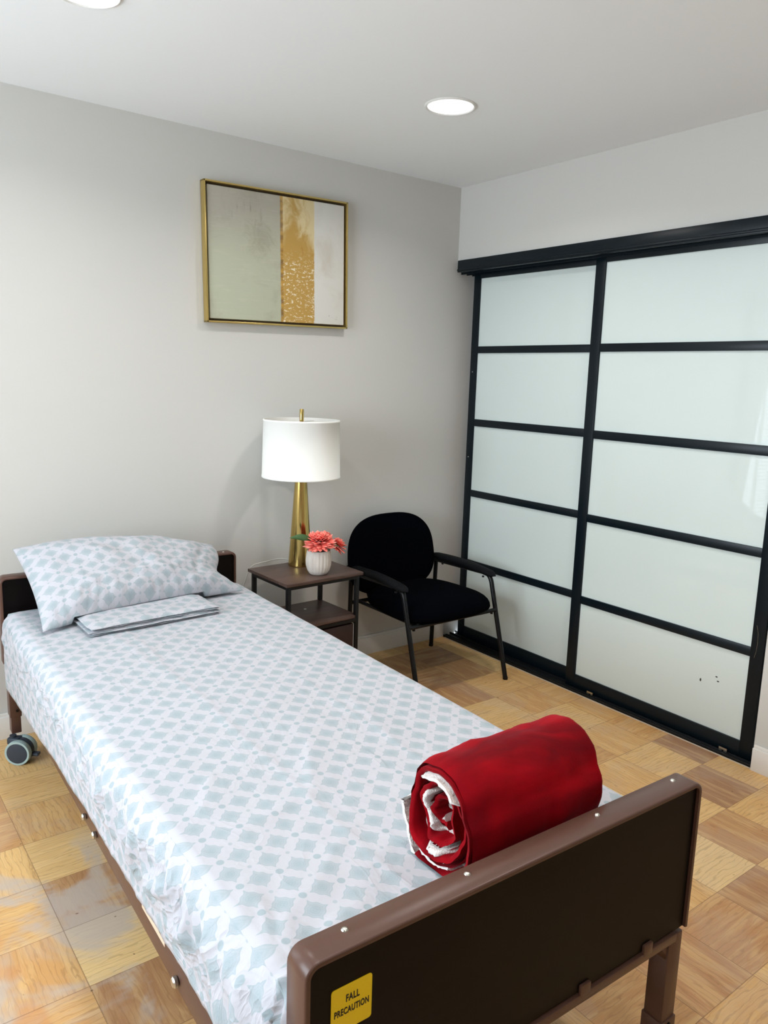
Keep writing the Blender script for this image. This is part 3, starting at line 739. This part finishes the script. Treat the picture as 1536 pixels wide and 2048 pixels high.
for sgn in (1, -1):
    for i in range(N):
        for j in range(N):
            q = [S[(sgn, i, j)], S[(sgn, i+1, j)], S[(sgn, i+1, j+1)], S[(sgn, i, j+1)]]
            if sgn < 0: q = q[::-1]
            f = bm.faces.new([a[0] for a in q])
            for lp, a in zip(f.loops, q): x, y = a[1]; lp[uvl].uv = (x*ca-y*sa+.3, x*sa+y*ca+.1)
pl = finish(bm, 'pillow', m_sheet, None, angle=180, loc=BED, rot=(0, 0, BRZ))
tag(pl, 'plump pillow in pale aqua printed case leaning on the headboard', 'pillow')

# folded pillowcase in front of the pillow
bm = bmesh.new(); uvl = bm.loops.layers.uv.new('UVMap')
C = [Vector((-.725, 1.740, 0)), Vector((-.262, 1.775, 0)), Vector((-.270, 1.960, 0)), Vector((-.735, 1.940, 0))]
for k in range(5):
    z0 = .5905+k*.0068; n1_, n2_ = 44, 16
    of = [(0, 0), (.006, -.004), (-.004, .003), (.007, .002), (.0, -.003)][k]
    G = {}
    for sgn in (0, 1):
        for i in range(n1_+1):
            for j in range(n2_+1):
                u, v = i/n1_, j/n2_
                P = C[0]*(1-u)*(1-v)+C[1]*u*(1-v)+C[2]*u*v+C[3]*(1-u)*v
                P = P + Vector((of[0]*1.2+.004*nz(v*6, k*3.1), of[1]+.006*nz(u*7, k*2.3, 1), 0))
                ed = min(u, 1-u, v, 1-v)*12
                th_ = .0042*min(1, ed+.15)
                und = .0045*nz(u*4, v*3, k*.5)*min(1, .3+k*.25)
                P.z = z0 + (th_ if sgn else 0) + max(0, und) - (.0035*max(0, 1-ed*1.4) if k > 1 else 0)
                if not sgn and k == 0: P.z = max(P.z, .5878)
                G[(sgn, i, j)] = (bm.verts.new(P), (P.x+k*.21, P.y+k*.13))
    def quad(a, b, c, d):
        q = (G[a], G[b], G[c], G[d]); f = bm.faces.new([x[0] for x in q])
        for lp, x in zip(f.loops, q): lp[uvl].uv = x[1]
    for i in range(n1_):
        for j in range(n2_):
            quad((1, i, j), (1, i+1, j), (1, i+1, j+1), (1, i, j+1)); quad((0, i, j), (0, i, j+1), (0, i+1, j+1), (0, i+1, j))
    for i in range(n1_):
        quad((0, i, 0), (0, i+1, 0), (1, i+1, 0), (1, i, 0)); quad((0, i, n2_), (1, i, n2_), (1, i+1, n2_), (0, i+1, n2_))
    for j in range(n2_):
        quad((0, 0, j), (1, 0, j), (1, 0, j+1), (0, 0, j+1)); quad((0, n1_, j), (0, n1_, j+1), (1, n1_, j+1), (1, n1_, j))
fp = finish(bm, 'folded_pillowcase', m_sheet, None, angle=60, loc=BED, rot=(0, 0, BRZ))
tag(fp, 'flat folded aqua printed pillowcase tucked under the front of the pillow', 'pillowcase')

# ------------------------------------------------------------------ rolled red blanket
m_red = NT('red_velvet_plush', 0.8, (140, 2, 14), spec=0.08, sheen=0.12)
t = m_red; f = t.noise(t.mapp(t.obj(), (5, 9, 9)), 1.0, 3, 0.55, 0.6)
t.base(t.ramp(f, [(0.32, lin(98, 0, 9)), (0.68, lin(152, 1, 16))]))
t.b.inputs['Sheen Tint'].default_value = (1, .25, .3, 1); t.b.inputs['Sheen Roughness'].default_value = 0.35
t.bump(t.noise(t.obj(), 260, 3), 0.25, 0.002)
m_sherpa = NT('white_sherpa_fleece', 0.95, (236, 228, 222), spec=0.1, sheen=0.3)
m_sherpa.bump(m_sherpa.noise(m_sherpa.obj(), 300, 3, 0.6), 0.8, 0.004)
RB = .105
blk = thing('rolled_blanket', 'rolled red plush blanket with white sherpa lining against the footboard', 'blanket', BED, BRZ)
XA, XB = -.540, -.190       # near and far ends
def ctr(x): 
    f = (x-XA)/(XB-XA); return .181+.012*f, .586+RB+.001*f
TURNS = 3.35
def spiral(th):
    """th from 0 (outer end, underneath) inwards"""
    q = th/(2*math.pi*TURNS)
    if q < 0:
        f = min(1, -th/.5); q2 = (th+2*math.pi)/(2*math.pi*TURNS)
        return (1-f)*RB+f*((RB-.010)*(1-q2)**.86+.010+.006)
    return (RB-.010)*(1-q)**.86+.010
def layer(name, mat, off, thick, x_in, bumpy, th0, th1, lip):
    bm = bmesh.new(); n = int((110 if bumpy else 60)*(th1-th0)/(2*math.pi)); rings = []
    for i in range(n+1):
        th = th0+(th1-th0)*i/n; q = th/(2*math.pi*TURNS)
        a = R(-62)-th   # clockwise inwards, starts at the bottom front
        wob = .007*nz(math.cos(a)*1.5, math.sin(a)*1.5, th*.25)+.005*nz(math.cos(a)*3.5, math.sin(a)*3.5, th*.4)
        r = spiral(th)+off+wob*(1 if q > .12 else q/.12)
        squash = 1.0+.05*math.cos(2*(a-R(100)))*(1-q)
        # end face wavers: layers lie at slightly different depths
        hid = 0
        if bumpy and th > .9:
            vis = 0
            for c0, hw_ in ((3.55, 1.0), (6.75, .55), (11.5, 1.25), (20.0, 1.6)):
                vis = max(vis, min(1, max(0, (hw_-abs(th-c0))/.35)))
            hid = .030*(1-vis) - (.010 if abs(th-3.55) < .8 else .006)*vis
        xe = XA+x_in+hid+.006*math.sin(th*1.7)+.012*nz(th*.9, 4, 2)+.010*q+.02*q*q
        xf = XB-.012*q+.004*math.sin(th*2.1)
        ring = []
        h = thick/2
        prof = [(xe+.0, 0), (xe+.0015+lip*.2, h*.7), (xe+.006, h)] + [(xe+.012+(xf-xe-.024)*k/26, h) for k in range(27)] + [(xf-.006, h), (xf, 0), (xf-.006, -h), (xe+.3*(xf-xe), -h), (xe+.05, -h), (xe+.006, -h), (xe+.0015, -h*.7)]
        for (x, d) in prof:
            rr2 = r*squash + d
            fx = (x-XA)/(XB-XA)
            if th < 2*math.pi*1.05 and d > 0:   # outer surface relief: soft folds running round the roll
                rr2 += .0055*nz(x*20, a*1.1, 3)*min(1, max(0, fx)*5) + .002*nz(x*45, a*2.5, 8)*min(1, max(0, fx)*5) + .004*nz(x*5, a*2, 6) - .010*max(0, (.12-fx)/.12)**2 + .005*math.sin(math.pi*max(0, min(1, fx)))
            if bumpy: 
                rr2 += .0028*nz(x*120, a*r*160, 7)*(1 if d > 0 else -1) ; x += .0022*nz(a*r*150, th, 9)
            yc, zc = ctr(x)
            yy = yc+rr2*math.cos(a); zz = zc+rr2*math.sin(a)
            if zz < .5915: zz = .5915
            if yy < .060: yy = .060
            ring.append(bm.verts.new((x, yy, zz)))
        rings.append(ring)
    m_ = len(rings[0])
    for i in range(n):
        for k in range(m_): bm.faces.new((rings[i][k], rings[i][(k+1) % m_], rings[i+1][(k+1) % m_], rings[i+1][k]))
    bm.faces.new(rings[0]); bm.faces.new(rings[-1][::-1])
    return finish(bm, name, mat, blk, angle=70)
layer('plush_side', m_red, 0, .0185, 0.0, False, 0, 2*math.pi*TURNS*.93, 1)
sh = layer('sherpa_lining', m_sherpa, -.0132, .0105, .004, True, 0, 2*math.pi*TURNS*.93, 0); sh['label'] = 'white fleece lining'
sh = layer('sherpa_edge', m_sherpa, .0095, .010, .002, True, -1.0, .2, 0); sh['label'] = 'white fleece edge turned out at the bottom'

# ------------------------------------------------------------------ side table
ang = R(2.3); TZ = .60
tb = thing('side_table', 'small walnut-topped side table with black metal frame between bed and armchair', 'side table', (-1.298, -.479, 0), ang)
TW, TD = .400, .326
mkbox('tabletop', m_walnut, tb, 0, TW, 0, TD, TZ-.014, TZ, bev=0.0012)
for x, y in ((.012, .012), (TW-.030, .012), (.012, TD-.030), (TW-.030, TD-.030)):
    mkbox('leg', m_black_steel, tb, x, x+.018, y, y+.018, 0, TZ-.0145, bev=0.0015)
bm = bmesh.new()
for (x0, x1, y0, y1) in ((.030, TW-.030, .012, .028), (.030, TW-.030, TD-.028, TD-.012), (.012, .028, .03, TD-.03), (TW-.028, TW-.012, .03, TD-.03)):
    for nm, za, zb in (('top_rail', TZ-.031, TZ-.0145), ('shelf_rail', .371, .386)):
        mkbox(nm, m_black_steel, tb, x0, x1, y0, y1, za, zb)
mkbox('shelf', m_walnut, tb, .014, TW-.014, .014, TD-.014, .3865, .400, bev=0.001)
bm = bmesh.new(); cyl(bm, (.235, .215, .400), .006, .002); finish(bm, 'screw_cap', m_white_plastic, tb)
dr = mkbox('drawer', m_drawer, tb, .034, TW-.036, .016, TD-.03, .215, .362, bev=0.002)
mkbox('drawer_edge', m_white_plastic, dr, TW-.0355, TW-.0335, .018, .022, .215, .362)
mkbox('lower_rail', m_black_steel, tb, .030, TW-.030, .012, .028, .19, .205); mkbox('lower_rail', m_black_steel, tb, .030, TW-.030, TD-.028, TD-.012, .19, .205)

# ------------------------------------------------------------------ table lamp
LX, LY = -1.075, -.210
lp_ = thing('table_lamp', 'tall brass cone table lamp with white drum shade on the side table', 'lamp', (LX, LY, TZ))
bm = bmesh.new(); lathe(bm, [(0, 0), (.0525, 0), (.0535, .002), (.0535, .006), (.0262, .405), (.0262, .412), (0, .412)], 64); finish(bm, 'base', m_brass, lp_)
bm = bmesh.new(); cyl(bm, (0, 0, .41), .008, .26, n=16); lathe(bm, [(0, .655), (.0095, .655), (.0095, .706), (.0085, .708), (0, .708)], 24); finish(bm, 'finial', m_brass, lp_)
bm = bmesh.new(); rb_, rt_ = .1745, .169; zb_, zt_ = .405, .662
lathe(bm, [(rb_, zb_), (rb_+.0012, zb_+.001), (rb_+.0012, zb_+.008), (rb_, zb_+.009), (rt_, zt_-.009), (rt_+.0012, zt_-.008), (rt_+.0012, zt_-.001), (rt_, zt_), (rt_-.003, zt_), (rt_-.003, zt_-.012), (rb_-.003, zb_+.010), (rb_-.003, zb_)], 96, closed_prof=True)
finish(bm, 'lamp_shade', m_shade, lp_, angle=60)
bm = bmesh.new()
for k in range(3):
    a = R(120*k+40); tube(bm, [(0, 0, .652), (.09*math.cos(a), .09*math.sin(a), .650), (.168*math.cos(a), .168*math.sin(a), .648)], .0018, 6)
cyl(bm, (0, 0, .646), .022, .004, n=20); finish(bm, 'shade_spider', m_steel, lp_)
bm = bmesh.new(); tube(bm, fillet([(.02, .052, .004), (-.02, .15, .002), (-.16, .175, -.02), (-.20, .178, -.12), (-.235, .175, -.35), (-.25, .172, -.55)], .03), .0028, 8)
finish(bm, 'power_cord', m_cord, lp_)

# ------------------------------------------------------------------ vase with flowers
VX, VY = -1.086, -.385
vs_ = thing('ribbed_vase', 'small cream ribbed vase standing in front of the brass lamp', 'vase', (VX, VY, TZ))
pf = [(0, 0), (.034, 0), (.040, .003), (.0495, .018), (.0555, .040), (.0568, .062), (.0545, .086), (.0505, .104), (.0495, .1065), (.0475, .1065), (.0465, .100), (.050, .06), (.034, .01), (0, .008)]
NR = 22
bm = bmesh.new(); lathe(bm, pf, NR*8, flute=lambda a, z: 1-.030*(1-abs(math.sin(a*NR/2))) * (1 if .004 < z < .1035 else 0)); finish(bm, 'vase_body', m_vase, vs_, angle=60)
bm = bmesh.new(); lathe(bm, [(0, .100), (.030, .099), (.047, .094), (.04, .085), (0, .085)], 24); finish(bm, 'inner_foam', m_soil, vs_)
def bloom(name, c, R_, nrings, label, seed, squash=.85, tilt=(0, 0, 0)):
    rg = random.Random(seed); bm = bmesh.new(); tip = bm.verts.layers.float.new('tip')
    for q in range(nrings):
        f = q/(nrings-1); el = R(-18+98*f); npet = max(5, int(17*math.cos(max(0, el))**.8)+2); Lp = R_*(1.0-.18*f)
        for k in range(npet):
            az = 2*math.pi*(k+.5*(q % 2))/npet+rg.uniform(-.12, .12); e = el+rg.uniform(-.12, .12); Lk = Lp*rg.uniform(.88, 1.1); wd = R_*.155*rg.uniform(.85, 1.2)
            D = Vector((math.cos(az)*math.cos(e), math.sin(az)*math.cos(e), math.sin(e))); Sd = Vector((-math.sin(az), math.cos(az), 0)); Up = D.cross(Sd)*-1
            rows = []
            for s_ in range(6):
                t_ = .25+.75*s_/5; w_ = wd*math.sin(math.pi*min(1, (t_-.12)*1.05))**.8 if s_ < 5 else 0
                cc = D*(Lk*t_)+Up*(R_*.10*(t_**2)*(1 if f < .5 else -.3))
                vv = []
                for a_, cup in ((-1, .45), (0, 0), (1, .45)):
                    vq = bm.verts.new(cc+Sd*(a_*w_)+Up*(cup*w_)); vq[tip] = t_**2*.95*(1 if a_ == 0 else .9) * rg.uniform(.7, 1.1) if s_ else 0; vv.append(vq)
                rows.append(vv)
            for s_ in range(5):
                for a_ in range(2): bm.faces.new((rows[s_][a_], rows[s_][a_+1], rows[s_+1][a_+1], rows[s_+1][a_]))
    bmesh.ops.scale(bm, vec=(1, 1, squash), verts=bm.verts)
    o = finish(bm, name, m_petal, None, angle=180); 
    so = o.modifiers.new('thickness', 'SOLIDIFY'); so.thickness = .0007
    return o
def place_fl(par, c, seed, Rr, nr, sq, rot):
    o = bloom('bloom', c, Rr, nr, '', seed, sq); o.parent = par; o.location = c; o.rotation_euler = rot; return o
def leaf(par, base, tipv, wd, droop=.006):
    bm = bmesh.new(); B = Vector(base); T_ = Vector(tipv); D = T_-B; S_ = D.cross(Vector((-.5, -.8, .35))).normalized(); rows = []
    for i in range(9):
        t_ = i/8; w_ = wd*math.sin(math.pi*t_**.8)+.0006; c = B+D*t_+Vector((0, 0, droop*math.sin(math.pi*t_)))
        rows.append([bm.verts.new(c+S_*w_+Vector((0, 0, .25*w_))), bm.verts.new(c), bm.verts.new(c-S_*w_+Vector((0, 0, .25*w_)))])
    for i in range(8):
        for k in range(2): bm.faces.new((rows[i][k], rows[i][k+1], rows[i+1][k+1], rows[i+1][k]))
    o = finish(bm, 'leaf', m_leaf, par, angle=180); so = o.modifiers.new('thickness', 'SOLIDIFY'); so.thickness = .0006
f1 = thing('dahlia_flower', 'large coral dahlia, the fuller bloom over the ribbed vase', 'flower', (VX, VY, TZ), group='coral flowers in the vase')
place_fl(f1, (-.002, -.008, .146), 3, .078, 8, .66, (R(8), R(-6), 0))
bm = bmesh.new(); tube(bm, [(0, 0, .101), (.002, 0, .13), (.004, -.002, .15)], .0025, 8); finish(bm, 'stem', m_leaf, f1)
leaf(f1, (-.03, .0, .150), (-.140, .01, .172), .014); leaf(f1, (.012, -.055, .118), (.060, -.050, .132), .012)
f2 = thing('dahlia_flower', 'smaller coral dahlia drooping at the right side of the vase', 'flower', (VX, VY, TZ), group='coral flowers in the vase')
place_fl(f2, (.088, -.012, .118), 9, .050, 6, .85, (R(10), R(38), 0))
place_fl(f1, (.046, .030, .148), 5, .045, 5, .9, (R(-10), R(15), 0)).name = 'rear_bloom'
bm = bmesh.new(); tube(bm, [(.012, .004, .101), (.03, 0, .125), (.055, -.004, .132), (.076, -.008, .124)], .0022, 8); finish(bm, 'stem', m_leaf, f2)
leaf(f2, (.03, -.02, .118), (.062, -.058, .128), .010)

# ------------------------------------------------------------------ armchair (world coordinates, faces -y)
ch = thing('armchair', 'low black upholstered armchair with thin black metal legs in the corner by the closet doors', 'armchair', (0, 0, 0))
XF, XN = -.158, -.715
for xs_, s in ((XF, -1), (XN, 1)):
    fr_pts = fillet([(xs_, -.662, .006), (xs_, -.520, .506), (xs_, -.094, .494)], .045, 8)
    bm = bmesh.new(); tube(bm, fr_pts, .0115, 14); lg = finish(bm, 'front_leg', m_black_steel, ch)
    bm = bmesh.new(); cyl(bm, (xs_, -.6625, .0), .0125, .012, n=14); finish(bm, 'foot_cap', m_black_steel, lg)
    bm = bmesh.new(); tube(bm, [(xs_, -.106, .496), (xs_, -.094, .006)], .0115, 14); lg = finish(bm, 'rear_leg', m_black_steel, ch)
    bm = bmesh.new(); cyl(bm, (xs_, -.094, .0), .0125, .012, n=14); finish(bm, 'foot_cap', m_black_steel, lg)
    # arm pad: gently arched, rounded ends
    bm = bmesh.new(); n = 22; rings = []
    for i in range(n+1):
        f = i/n; y = -.065-.490*f; e = min(1, (min(f, 1-f)*14+.02))**.5
        zt = .530+.010*math.sin(math.pi*f)-.012*f**3; w_ = (.026+.003*math.sin(math.pi*f))*e; h_ = .015*e
        rings.append([bm.verts.new((xs_+w_*math.copysign(abs(math.cos(a))**.6, math.cos(a)), y, zt-.015+h_*math.copysign(abs(math.sin(a))**.8, math.sin(a)))) for a in [2*math.pi*k/16 for k in range(16)]])
    for i in range(n):
        for k in range(16): bm.faces.new((rings[i][k], rings[i][(k+1) % 16], rings[i+1][(k+1) % 16], rings[i+1][k]))
    bm.faces.new(rings[0]); bm.faces.new(rings[-1][::-1]); ap = finish(bm, 'armrest', m_armpad, ch)
    for y in (-.16, -.47):
        b2 = bmesh.new(); cyl(b2, (xs_, y, .478), .006, .008, n=10); finish(b2, 'bolt', m_black_steel, ap)
# seat frame rails
bm = bmesh.new()
for y, z in ((-.572, .335), (-.100, .335)):
    tube(bm, [(XN, y, z), (XF, y, z)], .010, 12)
for x in (-.66, -.215): tube(bm, [(x, -.572, .335), (x, -.10, .335)], .009, 10)
for x in (XN+.03, XF-.03):
    cyl(bm, (x, -.572, .318), .007, .01, n=10); cyl(bm, (x, -.10, .318), .007, .01, n=10)
finish(bm, 'seat_frame', m_black_steel, ch)
def pad(name, cx, cz_or_cy, a, b, thick, plane, y0, parent, ex1=2.8, taper=0.0, dome=.5, bot=.5, n=72, m=16, curve=0):
    """superellipse cushion; plane 'XZ' (backrest) or 'XY' (seat)"""
    bm = bmesh.new(); rings = []
    prof = [(-90+180*k/m) for k in range(m+1)]
    for p in prof:
        rr2 = math.cos(R(p))**.42; h = math.sin(R(p)); h = h*thick*(dome if h > 0 else bot)*2
        ring = []
        for k in range(n):
            t_ = 2*math.pi*k/n; c_, s_ = math.cos(t_), math.sin(t_)
            X = math.copysign(abs(c_)**(2/ex1), c_)*a*rr2; Y = math.copysign(abs(s_)**(2/ex1), s_)*b*rr2
            X *= 1+taper*(-Y/b if b else 0)
            if plane == 'XZ': ring.append(bm.verts.new((cx+X, y0-h+curve*(-(X/a)**2)*.02, cz_or_cy+Y)))
            else: ring.append(bm.verts.new((cx+X, cz_or_cy+Y, y0+h)))
        rings.append(ring)
    for i in range(m):
        for k in range(n): bm.faces.new((rings[i][k], rings[i][(k+1) % n], rings[i+1][(k+1) % n], rings[i+1][k]))
    bmesh.ops.remove_doubles(bm, verts=bm.verts, dist=1e-4)
    return finish(bm, name, m_velvet, parent, angle=60)
pad('seat', -.437, -.360, .268, .265, .060, 'XY', .362, ch, ex1=3.3, taper=.10, dome=.62, bot=.30)
bk = pad('backrest', 0, 0, .262, .205, .026, 'XZ', 0, ch, ex1=2.75, taper=.05, curve=1)
bk.location = (-.487, -.120, .572); bk.rotation_euler = (R(-7), R(-1.5), R(-4))
for x in (-.60, -.37):
    bm = bmesh.new(); tube(bm, fillet([(x, -.115, .335), (x, -.075, .40), (x, -.070, .56)], .03), .009, 10); finish(bm, 'back_support', m_black_steel, ch)

# curtain beside the back-wall window (seen mirrored in the closet glass)
cu = thing('window_curtain', 'pale curtain beside the back window, outside the photo, mirrored in closet glass', 'curtain', (-3.10, -.05, 0))
bm = bmesh.new(); A = []
for i in range(41):
    f = i/40; col_ = []
    for k in range(15):
        z = .05+2.1*k/14; xl = -3.015-.215*max(0, min(1.25, (z-.5)/1.25)); x = (-2.90)*(1-f)+xl*f
        col_.append(bm.verts.new((x+3.10, .012*math.sin(f*22), z)))
    A.append(col_)
for i in range(40):
    for k in range(14): bm.faces.new((A[i][k], A[i+1][k], A[i+1][k+1], A[i][k+1]))
o = finish(bm, 'curtain_cloth', m_curtain, cu, angle=180); so = o.modifiers.new('thickness', 'SOLIDIFY'); so.thickness = .002
bm = bmesh.new(); tube(bm, [(-.30, 0, 2.15), (.25, 0, 2.15)], .008, 12); finish(bm, 'curtain_rod', m_black_steel, cu)
